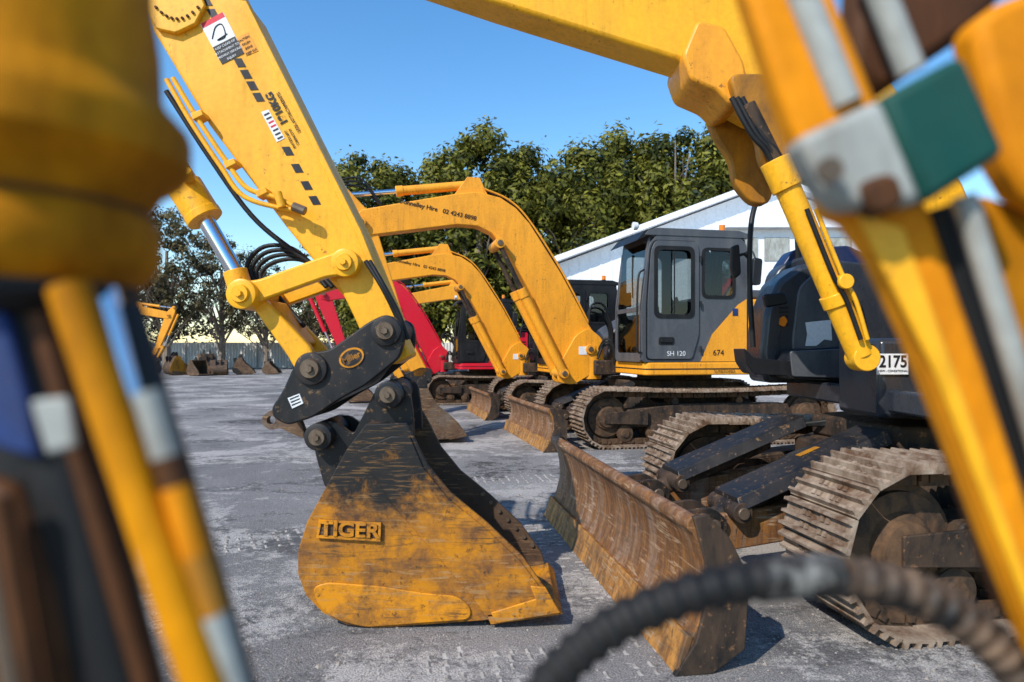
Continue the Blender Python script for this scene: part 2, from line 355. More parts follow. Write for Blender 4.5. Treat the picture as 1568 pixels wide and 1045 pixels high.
# ---------------------------------------------------------------- generic excavator
def mk_cab(g,mc=m_gry,accent=m_yelo):
    Z0=1.13
    def XF(z): return -1.01 if z<1.9 else -1.01+.10*(z-1.9)/.78
    side=rpoly([(-1.02,Z0),(-1.02,1.9),(-.92,2.68),(-.80,2.82),(.40,2.82),(.50,2.70),(.50,Z0)],.05)
    h1=rect(-.86,-.30,1.72,2.64,.09); h2=rect(-.15,.30,2.0,2.64,.08)
    for k,y in enumerate((-1.19,-.24)):
        plate(g,'cab_side_%d'%k,side,[h1,h2],lambda a,b,y=y:(a,y,b),.04,mc)
        mesh(g,'side_glass_%d'%k,[(-.9,y,1.65),(.36,y,1.65),(.36,y,2.7),(-.9,y,2.7)],[[0,1,2,3]],m_gls,0,0)
    door=rpoly([(-.95,1.17),(-.95,1.9),(-.90,2.60),(-.84,2.73),(-.24,2.73),(-.22,2.6),(-.22,1.5),(-.32,1.17)],.05)
    plate(g,'door_seal',[(a*1.012-.005,1.95+(b-1.95)*1.012) for a,b in door],[rect(-.84,-.31,1.74,2.63,.08)],lambda a,b:(a,-1.214,b),.008,m_rub,0)
    plate(g,'cab_door',door,[rect(-.83,-.32,1.75,2.62,.08)],lambda a,b:(a,-1.226,b),.018,mc,.004)
    plate(g,'window_seal',rect(-.862,-.288,1.708,2.662,.09),[rect(-.81,-.34,1.76,2.61,.08)],lambda a,b:(a,-1.239,b),.010,m_rub,0)
    box(g,'window_divider',(-.58,-1.236,1.76),(-.565,-1.226,2.61),m_rub,0)
    plate(g,'rear_window_seal',rect(-.17,.32,1.98,2.66,.09),[rect(-.13,.28,2.02,2.62,.07)],lambda a,b:(a,-1.216,b),.01,m_rub,0)
    prism(g,'door_handle',rect(-.80,-.58,1.36,1.46,.03),-1.245,-1.236,m_rub,.003)
    prism(g,'door_handle_grip',rect(-.78,-.62,1.39,1.43,.02),-1.262,-1.246,m_blks,.003)
    for z in (1.3,1.9,2.5): cyl(g,'hinge_%d'%int(z*10),(-.20,-1.24,z-.04),(-.20,-1.24,z+.04),.015,m_blks,10)
    prism(g,'cab_accent',[(-.19,1.135),(.49,1.135),(.49,1.98),(.36,1.9),(-.02,1.5)],-1.2145,-1.2105,accent,0)
    fo=rect(-1.17,-.26,Z0,2.80,.05)
    plate(g,'cab_front',fo,[rect(-1.12,-.31,1.86,2.72,.05),rect(-1.12,-.31,1.25,1.80,.05)],lambda a,b:(XF(b),a,b),.035,mc)
    mesh(g,'windscreen',[(-1.01,-1.14,1.2),(-1.01,-.3,1.2),(-1.01,-.3,1.9),(-1.01,-1.14,1.9),(-.92,-.3,2.74),(-.92,-1.14,2.74)],[[0,1,2,3],[3,2,4,5]],m_gls,0,0)
    plate(g,'cab_rear',fo,[rect(-1.08,-.35,1.9,2.66,.06)],lambda a,b:(.48,a,b),.03,mc)
    mesh(g,'rear_glass',[(.48,-1.1,1.85),(.48,-.3,1.85),(.48,-.3,2.7),(.48,-1.1,2.7)],[[0,1,2,3]],m_gls,0,0)
    prism(g,'cab_roof',rpoly([(-.99,2.80),(-.93,2.87),(-.8,2.90),(.38,2.90),(.52,2.86),(.54,2.80)],.02),-1.22,-.21,mc,.02)
    prism(g,'roof_visor',rpoly([(-1.10,2.72),(-.98,2.86),(-.86,2.88),(-.86,2.83),(-1.02,2.76)],.01),-1.21,-.22,m_blks,.004)
    box(g,'cab_floor',(-.98,-1.16,1.14),(.46,-.26,1.2),m_blks)
    prism(g,'seat_base',rpoly([(-.45,1.2),(.1,1.2),(.1,1.6),(-.45,1.6)],.05),-.95,-.45,m_blks,.03)
    prism(g,'seat_back',rpoly([(.02,1.6),(.14,1.6),(.26,2.35),(.16,2.4)],.04),-.93,-.47,m_blks,.04)
    prism(g,'head_rest',rpoly([(.17,2.42),(.26,2.42),(.29,2.6),(.2,2.6)],.03),-.82,-.58,m_blks,.03)
    for k,y in enumerate((-1.05,-.38)):
        box(g,'console_%d'%k,(-.5,y-.06,1.2),(-.05,y+.06,1.78),m_blks,.02)
        tube(g,'joystick_%d'%k,[(-.42,y,1.78),(-.44,y,1.9),(-.47,y,2.0)],.025,m_rub)
    tube(g,'travel_lever',[(-.75,-.7,1.2),(-.78,-.7,1.7),(-.7,-.7,2.0)],.015,m_rub)
    box(g,'monitor',(-.93,-.5,1.9),(-.88,-.3,2.1),m_blks)
    tube(g,'wiper',[(-.985,-.8,2.0),(-.97,-.75,2.3),(-.945,-.7,2.6)],.010,m_rub,6)
    cyl(g,'beacon_base',(.30,-.9,2.90),(.30,-.9,2.94),.05,m_blks); cyl(g,'beacon',(.30,-.9,2.94),(.30,-.9,3.03),.042,m_amb)
    tube(g,'front_handrail',[(-1.03,-1.21,1.25),(-1.09,-1.22,1.35),(-1.08,-1.22,2.2),(-.99,-1.21,2.35)],.014,m_blks,8)
    tube(g,'mirror_arm',[(.46,-1.2,2.6),(.5,-1.32,2.62),(.52,-1.38,2.5)],.012,m_blks,8)
    prism(g,'mirror',rpoly([(.44,2.15),(.57,2.15),(.60,2.5),(.47,2.52)],.04),-1.43,-1.37,m_blks,.012)
    lathe(g,'work_light',(-1.02,-1.1,2.93),(-1.10,-1.1,2.93),[(0,.02),(.3,.05),(1,.055)],m_label,16)
def excavator(name,loc,rot,s,body=m_yelo,arm=m_yelo,dark=m_gry,text=None,detail=True,bladew=2.62):
    g=Grp(name,loc,rot,s)
    undercarriage(g,xb=-2.35,guards=detail,bw=bladew)
    blade(g,-2.35,2.6,.52)
    B=[(-.98,-1.21),(1.0,-1.23),(1.4,-1.0),(1.62,-.6),(1.70,0),(1.62,.6),(1.4,1.0),(1.0,1.23),(-.98,1.21)]
    zprism(g,'platform',rpoly(B,.1),.955,1.125,body,.015)
    zprism(g,'platform_trim',rpoly([(x*1.004,y*1.004) for x,y in B],.1),1.03,1.045,m_blks,0)
    zprism(g,'counterweight',rpoly([(.95,-1.21),(1.15,-1.18),(1.40,-.98),(1.60,-.6),(1.67,0),(1.60,.6),(1.40,.98),(1.15,1.18),(.95,1.21)],.1),1.13,1.98,dark,.04)
    box(g,'engine_side_panel',(.53,-1.20,1.13),(.94,-.3,1.98),body,.02)
    box(g,'engine_bay',(.53,-.28,1.13),(.94,1.19,1.98),dark,.02)
    zprism(g,'engine_hood',rpoly([(.56,-1.1),(1.1,-1.08),(1.45,-.6),(1.5,0),(1.45,.6),(1.1,1.08),(.56,1.1)],.1),1.985,2.12,dark,.04)
    for k in range(6): box(g,'louvre_%d'%k,(.60,-1.212,1.35+k*.07),(.87,-1.198,1.38+k*.07),m_blks,.002)
    cyl(g,'exhaust',(1.0,.7,2.1),(1.0,.7,2.4),.05,m_chas)
    prism(g,'tank_box',rpoly([(-.95,1.13),(.52,1.13),(.52,1.9),(-.4,1.85),(-.85,1.6)],.12),.38,1.2,dark,.03)
    mk_cab(g,dark,body)
    cyl(g,'swing_casting',(-1.30,.1,.86),(-1.30,.1,1.35),.17,arm); box(g,'swing_mount',(-1.3,-.14,.92),(-.9,.34,1.14),m_chas,.02)
    X=lambda pts:[(-1.35-t,z) for t,z in pts]
    boom=X([(-.12,1.2),(-.16,1.42),(.0,1.66),(.42,2.4),(.90,3.12),(1.10,3.33),(1.33,3.47),(1.66,3.54),(1.95,3.50),(3.26,3.22),(3.40,3.10),(3.36,2.92),(3.2,2.86),(1.95,3.06),(1.66,3.05),(1.46,2.96),(1.22,2.70),(.92,2.18),(.54,1.44),(.34,1.02),(.12,.98)])
    prism(g,'boom',boom,-.02,.22,arm,.014)
    for k,yy in enumerate((-.06,.22)):
        prism(g,'boom_foot_plate_%d'%k,X(rpoly([(-.22,1.05),(-.2,1.45),(.02,1.62),(.22,1.5),(.45,1.1),(.5,.82),(.25,.78)],.08)),yy,yy+.04,arm,.006)
    def C(n,a,b,r,m,y=.1): return cyl(g,n,(-1.35-a[0],y,a[1]),(-1.35-b[0],y,b[1]),r,m)
    def pin(n,t,z,r=.05,hw=.2): cyl(g,n,(-1.35-t,.1-hw,z),(-1.35-t,.1+hw,z),r,arm); cyl(g,n+'_cap',(-1.35-t,.1-hw-.015,z),(-1.35-t,.1+hw+.015,z),r*.55,m_pin)
    for k,y in enumerate((-.12,.32)):
        C('boom_cylinder_%d'%k,(.42,.95),(1.02,2.1),.068,arm,y); C('boom_rod_%d'%k,(1.02,2.1),(1.36,2.78),.035,m_chas,y); C('boom_cyl_gland_%d'%k,(.99,2.04),(1.05,2.16),.078,arm,y)
    pin('boom_foot_pin',.0,1.3,.07,.2); pin('boom_cyl_foot',.42,.95,.07,.28); pin('boom_cyl_head',1.36,2.80,.075,.27)
    C('stick_cylinder',(1.7,3.66),(2.75,3.52),.065,arm); C('stick_rod',(2.75,3.52),(3.55,3.42),.034,m_chr); C('stick_gland',(2.70,3.527),(2.8,3.513),.075,arm)
    prism(g,'stick_cyl_bracket',X([(1.5,3.5),(1.62,3.75),(1.8,3.75),(2.0,3.47)]),.02,.18,arm,.006)
    prism(g,'stick',X([(3.62,3.30),(3.60,3.50),(3.48,3.52),(3.12,3.15),(2.62,1.5),(2.36,1.0),(2.44,.90),(2.56,.92),(2.86,1.45),(3.45,2.80)]),.0,.2,arm,.012)
    pin('boom_tip_pin',3.28,3.04,.07,.2); pin('stick_top_pin',3.56,3.42,.055,.16)
    C('bucket_cylinder',(3.72,3.1),(3.25,2.0),.058,arm); C('bucket_rod',(3.25,2.0),(3.02,1.45),.03,m_chr)
    for k,y in enumerate((-.05,.25)): beam(g,'tipping_link_%d'%k,(-1.35-3.02,y,1.45),(-1.35-2.68,y,1.35),.03,.09,arm)
    for k,y in enumerate((-.05,.25)): beam(g,'bucket_link_%d'%k,(-1.35-3.02,y,1.45),(-1.35-2.72,y,.88),.03,.09,arm)
    prism(g,'quick_hitch',X(rpoly([(2.3,1.02),(2.45,1.06),(2.85,.88),(2.88,.72),(2.7,.66),(2.3,.84)],.05)),.0,.2,m_blk,.008)
    bucket(g,-1.35-2.44,.86,-.2,.4,.76,m_bkto,m_bkto,m_bkti,m_bkto)
    for k in range(3):
        y=.0+k*.07
        tube(g,'boom_pipe_%d'%k,[(-1.35-t,y,z+.035) for t,z in ((.0,1.66),(.42,2.42),(.9,3.13),(1.2,3.41),(1.55,3.55))],.014,m_blks if k else arm,8)
        tube(g,'foot_hose_%d'%k,[(-1.35,y,1.7),(-1.3,y,1.95-k*.05),(-1.1,y+.05,1.95-k*.07),(-.95,y+.1,1.6),(-.93,y+.15,1.3)],.018,m_rub,8)
        tube(g,'foot_loop_%d'%k,[(-1.25,y-.1,1.15),(-1.15,-.1-k*.03,1.35+k*.05),(-1.02,-.14-k*.03,1.3),(-1.0,-.1,1.0)],.018,m_rub,8)
        tube(g,'stick_hose_%d'%k,[(-1.35-3.0,y,3.3),(-1.35-3.3,y,3.65-.04*k),(-1.35-3.7,y,3.5),(-1.35-3.55,y,3.15)],.014,m_rub,8)
    if text:
        label(g,'boom_lettering',text,(-1.35-2.22,-.024,3.255),.088,-.19,m_lbrn,bold=.0015)
        label(g,'fleet_number','674',(.07,-1.219,1.25),.11,0,m_lblk); label(g,'model_lettering','SH 120',(-.55,-1.239,1.24),.09,0,m_label)
        label(g,'platform_lettering','SUMITOMO',(.15,-1.238,1.0),.06,0,m_lblk)
        box(g,'data_sticker',(-1.52,-.065,1.22),(-1.40,-.0605,1.34),m_label,0); box(g,'access_sticker',(.28,-1.219,1.75),(.36,-1.2152,1.85),m_blub,0)
    return g

excavator('excavator',(2.45,10.34,0),rad(12),1.0,text='Donnelley Hire   02 4243 8898')
excavator('excavator',(1.35,14.0,0),rad(12),.90,dark=m_blks,text='Donnelley Hire   02 4243 8898')
excavator('excavator',(-.62,17.2,0),rad(12),.86,body=m_red,arm=m_red,dark=m_blks,detail=False)
excavator('excavator',(1.1,20.5,0),rad(12),.9,dark=m_blks,detail=False)
excavator('excavator',(-22.3,35,0),rad(184),1.0,dark=m_blks,detail=False)
for k,(x,y,s_,rz,mm_) in enumerate(((-13.9,35,.9,.3,m_bkto),(-15.4,33.5,.8,-.5,m_bkti),(-16.9,34.2,1.0,.9,m_yeld),(-12.6,35.5,.7,.1,m_bkto),(-14.6,34,.8,1.9,m_bkti),(-16.1,36,1.1,2.4,m_bkto))):
    q=Grp('excavator_bucket',(x,y,0),rz); bucket(q,0,1.1*s_,-.4,.4,s_,mm_,m_bkto,m_bkti,mm_)

# ---------------------------------------------------------------- near excavator
def E(y,pts):
    k=y/1045.; return [((u-784)*k,1.3+(535-v)*k) for u,v in pts]
def P(y,u,v):
    k=y/1045.; return ((u-784)*k,y,1.3+(535-v)*k)
UC=Grp('excavator',(3.06,4.42,0),rad(8.8))
undercarriage(UC,xb=-2.60,bw=2.62)
blade(UC,-2.62,2.62)
Minv=(Matrix.Translation((3.06,4.42,0))@Matrix.Rotation(rad(8.8),4,'Z')).inverted()
A=Sub(UC.e,Minv)
zprism(A,'platform',rpoly([(2.05,3.15),(4.3,2.75),(4.9,4.2),(4.3,5.3),(2.05,5.2)],.15),.955,1.08,m_hood,.015)
hood=rpoly(E(4.75,[(1172,587),(1166,540),(1172,480),(1192,430),(1230,403),(1268,403),(1302,425),(1325,470),(1336,520),(1340,587)]),.05)
prism(A,'tank_hood',hood,4.75,5.10,m_hood,.05)
prism(A,'tank_hood_panel',rpoly(E(4.75,[(1215,578),(1212,520),(1222,440),(1250,415),(1275,420),(1296,445),(1310,490),(1318,578)]),.05),4.738,4.76,m_gry,.01)
prism(A,'step_box',rpoly(E(4.55,[(1135,532),(1150,548),(1205,553),(1212,535),(1310,530),(1318,585),(1205,580),(1200,575),(1150,573),(1138,555)]),.02),4.5,4.72,m_blks,.012)
prism(A,'step_tread',rpoly(E(4.5,[(1208,538),(1306,533),(1312,580),(1212,577)]),.02),4.485,4.50,m_gry,.006)
for k in range(5): box(A,'hood_vent_%d'%k,(1.86,4.742,1.46+k*.03),(1.92,4.752,1.475+k*.03),m_lblk,0)
prism(A,'hood_badge',rpoly(E(4.745,[(1194,487),(1200,484),(1205,492),(1200,501),(1193,498)]),.01),4.732,4.75,m_amb,0)
prism(A,'map_sticker',rpoly(E(4.735,[(1233,494),(1272,490),(1274,522),(1262,520),(1250,530),(1233,530),(1236,512)]),.006),4.7345,4.7375,m_label,0)
tube(A,'front_handrail',[P(4.6,1153,532),P(4.6,1148,440),P(4.6,1150,345),P(4.7,1163,303),P(4.9,1188,287),P(5.1,1215,300),P(5.2,1222,400)],.018,m_blks,10)
prism(A,'rail_mirror',rpoly(E(4.6,[(1165,452),(1198,448),(1203,466),(1170,472)]),.02),4.55,4.60,m_blks,.01)
prism(A,'front_mirror',rpoly(E(4.6,[(1119,378),(1131,374),(1134,420),(1124,428),(1118,410)]),.02),4.58,4.63,m_blks,.01)
tube(A,'front_mirror_arm',[P(4.6,1149,400),P(4.6,1140,390),P(4.6,1130,392)],.010,m_blks,8)
prism(A,'engine_hood',rpoly(E(5.15,[(1172,560),(1176,470),(1188,412),(1225,392),(1300,400),(1400,410),(1400,560)]),.08),5.15,5.35,m_hood,.02)
prism(A,'engine_hood_top',rpoly(E(5.2,[(1195,410),(1215,382),(1300,376),(1345,400),(1350,440)]),.04),5.2,5.4,m_blue,.03)  # navy colour paints in the sky's reflection on the hood top
box(A,'rear_hood',(2.9,2.9,1.09),(4.5,5.25,1.95),m_hood,.05)
box(A,'cab_block',(2.45,2.2,1.09),(3.9,3.1,2.85),m_gry,.05)
box(A,'plate_mount',(2.0,3.72,.92),(2.5,4.2,1.36),m_hood,.03)
(x0,z0),(x1,z1)=E(3.7,[(1344,574),(1392,542)]); box(A,'number_plate',(x0,3.706,z0),(x1,3.716,z1),m_label,.002)
label(A,'plate_lettering','2175',((x0+x1)/2,3.704,(z0+z1)/2+.012),.09,0,m_lblk,sx=.85,bold=.002); label(A,'plate_small','NSW - CONDITIONAL',((x0+x1)/2,3.704,z0+.02),.016,0,m_lblk)
prism(A,'boom',E(3.34,[(170,-330),(240,-360),(755,-190),(1060,-70),(1190,-10),(1360,110),(1480,280),(1540,430),(1560,600),(1475,610),(1462,500),(1425,400),(1350,290),(1250,200),(1160,172),(1120,150),(1095,128),(1040,88),(755,0),(215,-180),(170,-230)]),3.36,3.60,m_yel,.02)
prism(A,'boom_elbow_gusset',rpoly(E(3.30,[(1045,84),(1068,30),(1110,40),(1140,95),(1150,150),(1120,162),(1100,140),(1058,122)]),.03),3.30,3.66,m_yelo,.015)
for n_,(ya,yb_) in (('elbow_lug',(3.24,3.32)),('elbow_lug_far',(3.64,3.72))):
    prism(A,n_,rpoly(E(3.30,[(1110,120),(1170,120),(1215,170),(1232,235),(1220,290),(1190,290),(1160,255),(1155,215),(1125,170)]),.05),ya,yb_,m_yeld,.01)  # darker yellow puts the elbow's shade into the lug colour
for k,(y) in enumerate((3.2,3.62)):
    cyl(A,'boom_cylinder_%d'%k,P(y,1318,546),P(y,1200,275),.058,m_yel)
    c=P(y,1320,548); cyl(A,'boom_cylinder_foot_%d'%k,(c[0],y-.05,c[2]),(c[0],y+.05,c[2]),.062,m_yel)
    cyl(A,'boom_gland_%d'%k,P(y,1206,290),P(y,1186,246),.070,m_yel); cyl(A,'boom_rod_%d'%k,P(y,1190,250),P(y,1145,160),.034,m_chas)
    for q in (0,1): tube(A,'cyl_pipe_%d_%d'%(k,q),[P(y-.08,1318+q*10,520),P(y-.08,1296+q*14,460),P(y-.08,1275+q*14,420),P(y-.08,1235+q*14,320)],.011,m_yel if q else m_rub,8)
    cyl(A,'cyl_clamp_%d'%k,P(y,1284,468),P(y,1276,450),.068,m_yel)
    c=P(y-.08,1292,432); cyl(A,'cyl_port_%d'%k,(c[0],y-.11,c[2]),(c[0],y+.0,c[2]),.035,m_yel)
for q in range(3): tube(A,'elbow_hose_%d'%q,[P(3.2,1120+q*8,150),P(3.18,1150+q*8,205),P(3.18,1175+q*8,235),P(3.2,1200+q*10,290)],.013,m_rub,8)
stick=[(150,-330),(260,-350),(330,-80),(370,0),(420,100),(500,262),(545,352),(568,402),(592,462),(628,545),(600,560),(560,500),(532,462),(500,425),(470,388),(435,345),(375,265),(318,190),(262,95),(232,45),(215,-10),(130,-260)]
prism(A,'stick',E(3.34,stick),3.36,3.60,m_yel,.012)
prism(A,'stick_flange_front',E(3.34,[(366,0),(376,0),(552,352),(600,470),(590,470),(543,356)]),3.345,3.615,m_yel,.004)
prism(A,'stick_cover_plate',E(3.34,[(215,-30),(300,-30),(315,10),(300,38),(270,52),(240,45),(228,20)]),3.33,3.36,m_yel,.006)
for k in range(9):
    c=P(3.33,240+k*8,30-(k-4)**2*1.1); cyl(A,'cover_bolt_%d'%k,(c[0],3.320,c[2]),(c[0],3.332,c[2]),.007,m_brn,8,bevel=0)
def along(a): return (312+.478*a,-5+.878*a)
D=(.478,.878); Pp=(.878,-.478)
for k,a in enumerate([2,22,108,128,148,168,262,292,322,348]):
    L=14 if a<100 else 15; c=along(a); w=7
    q=[(c[0]-Pp[0]*w,c[1]-Pp[1]*w-3),(c[0]+Pp[0]*w,c[1]+Pp[1]*w+3),(c[0]+Pp[0]*w+D[0]*L,c[1]+Pp[1]*w+D[1]*L+3),(c[0]-Pp[0]*w+D[0]*L,c[1]-Pp[1]*w+D[1]*L-3)]
    prism(A,'hazard_stripe_%d'%k,E(3.358,q),3.3575,3.3595,m_lblk,0)
def patch(n,q,m,y=3.3575): return prism(A,n,E(3.358,q),y,3.3597,m,0)
patch('warning_sign',[(307,38),(342,19),(374,82),(340,99)],m_label)
patch('warning_sign_top',[(308,37),(341,19),(345,26),(311,44)],m_red,3.3568)
patch('warning_sign_base',[(326,73),(360,56),(374,82),(340,99)],m_lblk,3.3568)
for k,s_ in enumerate(['KEEP CLEAR OF','ATTACHMENT TO','PREVENT SERIOUS','INJURY']): label(A,'warning_text_%d'%k,s_,P(3.3555,345+k*3.4,69+k*6.2),.0155,rad(27),m_label)
tube(A,'warning_pictogram',[P(3.3565,325,60),P(3.3565,330,42),P(3.3565,340,38),P(3.3565,345,56),P(3.3565,333,62),P(3.3565,348,52)],.0028,m_lblk,6)
patch('crush_sticker',[(362,58),(380,50),(396,78),(377,86)],m_yelo,3.3575)
for k,s_ in enumerate(['CAUTION','CRUSH','ZONE','KEEP CLR']): label(A,'crush_text_%d'%k,s_,P(3.3555,373+k*4,60+k*6.4),.014,rad(27),m_lblk)
patch('capacity_sticker',[(400,172),(411,168),(436,212),(424,218)],m_label)
for k in range(7): patch('capacity_line_%d'%k,[(404+k*3.4,176+k*6),(412+k*3.4,172+k*6),(413.5+k*3.4,174.5+k*6),(405.5+k*3.4,178.5+k*6)],m_red if k in(2,3) else m_lblk,3.3568)
an=rad(118.5)
label(A,'capacity_lettering','1910KG',P(3.356,424,166),.052,an,m_lblk,bold=.0015); label(A,'rated_lettering','RATED LIFT',P(3.356,444,213),.019,an,m_lblk); label(A,'rated_lettering_2','CAPACITY',P(3.356,450,209),.019,an,m_lblk); label(A,'less_lettering','LESS ATTACHMENTS',P(3.356,442,172),.024,an,m_lblk)
tube(A,'stick_pipe_0',[P(3.3,265,120),P(3.3,300,178),P(3.3,345,245),P(3.3,378,288),P(3.3,420,302),P(3.3,455,318)],.012,m_yel,10)
tube(A,'stick_pipe_1',[P(3.3,255,122),P(3.3,292,186),P(3.3,338,255),P(3.3,372,300),P(3.3,425,318),P(3.3,460,322)],.012,m_yel,10)
tube(A,'stick_pipe_2',[P(3.5,255,140),P(3.5,320,240),P(3.5,385,330),P(3.5,450,385),P(3.5,530,440)],.013,m_rub,10)
cyl(A,'pipe_fitting',P(3.28,448,316),P(3.28,468,324),.022,m_pin,10); cyl(A,'pipe_tee',P(3.28,425,295),P(3.28,432,318),.02,m_yel,12)
for k,(u,v) in enumerate(((300,182),(350,256),(398,300))): prism(A,'pipe_clip_%d'%k,E(3.3,[(u-6,v-6),(u+10,v-12),(u+14,v-4),(u-2,v+4)]),3.28,3.36,m_yel,.003)
def boss(n,u,v,r,y0=3.26,y1=3.70,m=m_yel,cap=m_yel):
    x,_,z=P(y0,u,v); lathe(A,n,(x,y0,z),(x,y1,z),[(0,r*.8),(.008,r*.97),(.02,r),(.98,r),(.99,r*.97),(1,r*.8)],m,32)
    lathe(A,n+'_cap',(x,y0-.018,z),(x,y0+.002,z),[(0,r*.55),(.6,r*.62),(1,r*.62)],cap,24)
    lathe(A,n+'_bolt',(x,y0-.034,z),(x,y0-.017,z),[(0,r*.22),(.7,r*.26),(1,r*.26)],cap,6,smooth=20)
boss('idler_pivot',527,402,.068)
boss('ram_pin',368,450,.072,3.22,3.74)
for k,y in enumerate((3.265,3.63)):
    prism(A,'idler_link_%d'%k,rpoly(E(3.26,[(362,432),(395,428),(505,388),(535,380),(552,400),(540,420),(500,424),(400,460),(372,472),(352,455)]),.03),y,y+.06,m_yel,.01)
for k,y in enumerate((3.32,3.58)):
    prism(A,'bucket_link_%d'%k,rpoly(E(3.32,[(380,462),(402,455),(478,535),(482,560),(455,572),(440,545)]),.03),y,y+.06,m_yel,.01)
prism(A,'link_web',E(3.4,[(400,462),(425,462),(470,525),(455,540)]),3.38,3.58,m_yelo,.01)
cyl(A,'ram_barrel',P(3.48,190,140),P(3.48,300,312),.075,m_yel); cyl(A,'ram_gland',P(3.48,282,284),P(3.48,312,332),.088,m_yel); cyl(A,'ram_gland_lip',P(3.48,308,326),P(3.48,315,337),.092,m_yel)
cyl(A,'ram_rod',P(3.48,312,332),P(3.48,366,425),.042,m_chr); cyl(A,'ram_eye_neck',P(3.48,360,415),P(3.48,370,448),.06,m_yel)
cyl(A,'ram_port',P(3.40,290,275),P(3.36,284,262),.03,m_yel)
for q in range(4):
    tube(A,'linkage_hose_%d'%q,[P(3.5,500+q*9,440),P(3.56,455+q*4,385+q*5),P(3.6,405+q*5,378+q*8),P(3.6,378+q*7,410+q*5),P(3.56,400+q*9,455),P(3.5,430+q*12,500)],.012,m_rub,8)
for q in range(2): tube(A,'hitch_hose_%d'%q,[P(3.3,560+q*6,400),P(3.27,585+q*4,440),P(3.28,605+q*5,480),P(3.3,622+q*3,520)],.011,m_rub,8)
prism(A,'stick_toe',rpoly(E(3.34,[(500,400),(560,395),(600,470),(612,500),(590,530),(560,525),(540,480)]),.03),3.335,3.625,m_yel,.012)
hit=rpoly(E(3.26,[(566,492),(590,481),(614,490),(620,518),(612,548),(560,590),(520,612),(478,640),(440,652),(418,640),(415,625),(432,600),(450,560),(462,545),(478,540),(505,536)]),.03)
for k,y in enumerate((3.26,3.64)): prism(A,'quick_hitch_plate_%d'%k,hit,y,y+.05,m_blk,.008)
prism(A,'quick_hitch_body',rpoly(E(3.3,[(560,520),(600,540),(560,590),(500,620),(440,648),(425,630),(450,590),(500,560)]),.03),3.31,3.64,m_blk,.01)
boss('hitch_front_pin',590,507,.072,3.235,3.72,m_blk,m_pin); boss('hitch_rear_pin',475,565,.078,3.235,3.72,m_blk,m_pin)
bx_,_,bz_=P(3.25,538,548)
def oval(n,a,b_,y0,y1,m):
    pts=[(bx_+a*math.cos(i*.2618)*math.cos(.45)-b_*math.sin(i*.2618)*math.sin(.45),bz_+a*math.cos(i*.2618)*math.sin(.45)+b_*math.sin(i*.2618)*math.cos(.45)) for i in range(24)]
    prism(A,n,pts,y0,y1,m,0)
oval('hitch_badge',.062,.045,3.252,3.2595,m_bkty); oval('hitch_badge_face',.052,.036,3.2495,3.2515,m_blk)
label(A,'hitch_lettering','Miller',(bx_,3.2485,bz_),.040,rad(25),m_yeld,bold=.001)
c=E(3.25,[(440,610),(458,603),(464,618),(447,626)]); prism(A,'hitch_sticker',c,3.255,3.2595,m_label,0)
for k in range(3): c=E(3.25,[(443+k*1.5,611+k*4.5),(457+k*1.5,605.5+k*4.5),(457.6+k*1.5,607+k*4.5),(443.8+k*1.5,613+k*4.5)]); prism(A,'hitch_sticker_line_%d'%k,c,3.2535,3.2548,m_lblk,0)
earl=rpoly([(430,628),(400,632),(386,642),(387,656),(400,664),(415,660),(440,672),(458,678),(448,650)],6)
plate(A,'lifting_eye',E(3.3,earl),[E(3.3,[(401+7*math.cos(i*.628),648+7*math.sin(i*.628)) for i in range(10)])],lambda a,b:(a,3.45,b),.05,m_bkto)
boss('bucket_pin_front',594,605,.066,3.235,3.70,m_blk,m_pin); boss('bucket_pin_rear',486,670,.066,3.235,3.70,m_blk,m_pin)
xx,_,zz=P(3.18,594,605)
bucket(A,xx,zz,3.18,3.80,1.0,m_bkt,m_bkty,m_bkti,m_bkt)
q=E(3.17,[(489,795),(584,800),(583,829),(485,823)])
prism(A,'name_plate',q,3.168,3.1795,m_bkti,.003)
plate(A,'name_plate_rim',q,[E(3.17,[(493,799),(580,804),(579,825),(489,819)])],lambda a,b:(a,3.165,b),.008,m_bkty,0)
label(A,'name_plate_lettering','TIGER',P(3.160,535,812),.092,rad(-3),m_bkty,ext=.005,sx=1.12,bold=.003)

# ---------------------------------------------------------------- near blurred machines
y=.44; s=y/.58
F1=Grp('excavator_arm',(.3,y,0),0,1,True)
prism(F1,'arm_box',E(y,[(1110,-120),(1235,-120),(1300,40),(1345,150),(1430,330),(1510,560),(1640,960),(1640,1090),(1595,1000),(1535,850),(1470,680),(1405,520),(1350,400),(1305,335),(1275,330),(1250,260),(1205,170)]),y,y+.035*s,m_forg,.006)
prism(F1,'arm_side_flange',E(y,[(1305,330),(1330,335),(1375,350),(1450,560),(1520,760),(1640,1100),(1595,1010),(1525,830),(1420,560)]),y-.010*s,y-.0005,m_yel,.003)
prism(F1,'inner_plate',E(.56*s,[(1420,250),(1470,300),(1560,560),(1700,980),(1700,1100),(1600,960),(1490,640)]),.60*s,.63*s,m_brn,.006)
prism(F1,'upper_bracket',E(y,[(1480,40),(1520,10),(1700,-60),(1700,380),(1560,300),(1525,240)]),y-.01*s,y+.03*s,m_forg,.008)
prism(F1,'lower_bracket',E(y,[(1540,280),(1700,330),(1700,900),(1600,640),(1530,430)]),y+.03*s,y+.06*s,m_fyel,.008)
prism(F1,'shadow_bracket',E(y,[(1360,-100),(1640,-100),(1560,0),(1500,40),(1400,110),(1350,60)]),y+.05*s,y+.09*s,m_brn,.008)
prism(F1,'clamp_block',E(y-.04*s,[(1222,210),(1352,148),(1420,310),(1300,318),(1262,285)]),y-.04*s,y-.002*s,m_alu,.006)
prism(F1,'clamp_block_green',E(y-.04*s,[(1346,150),(1470,84),(1538,236),(1415,314)]),y-.045*s,y-.002*s,m_grn,.006)
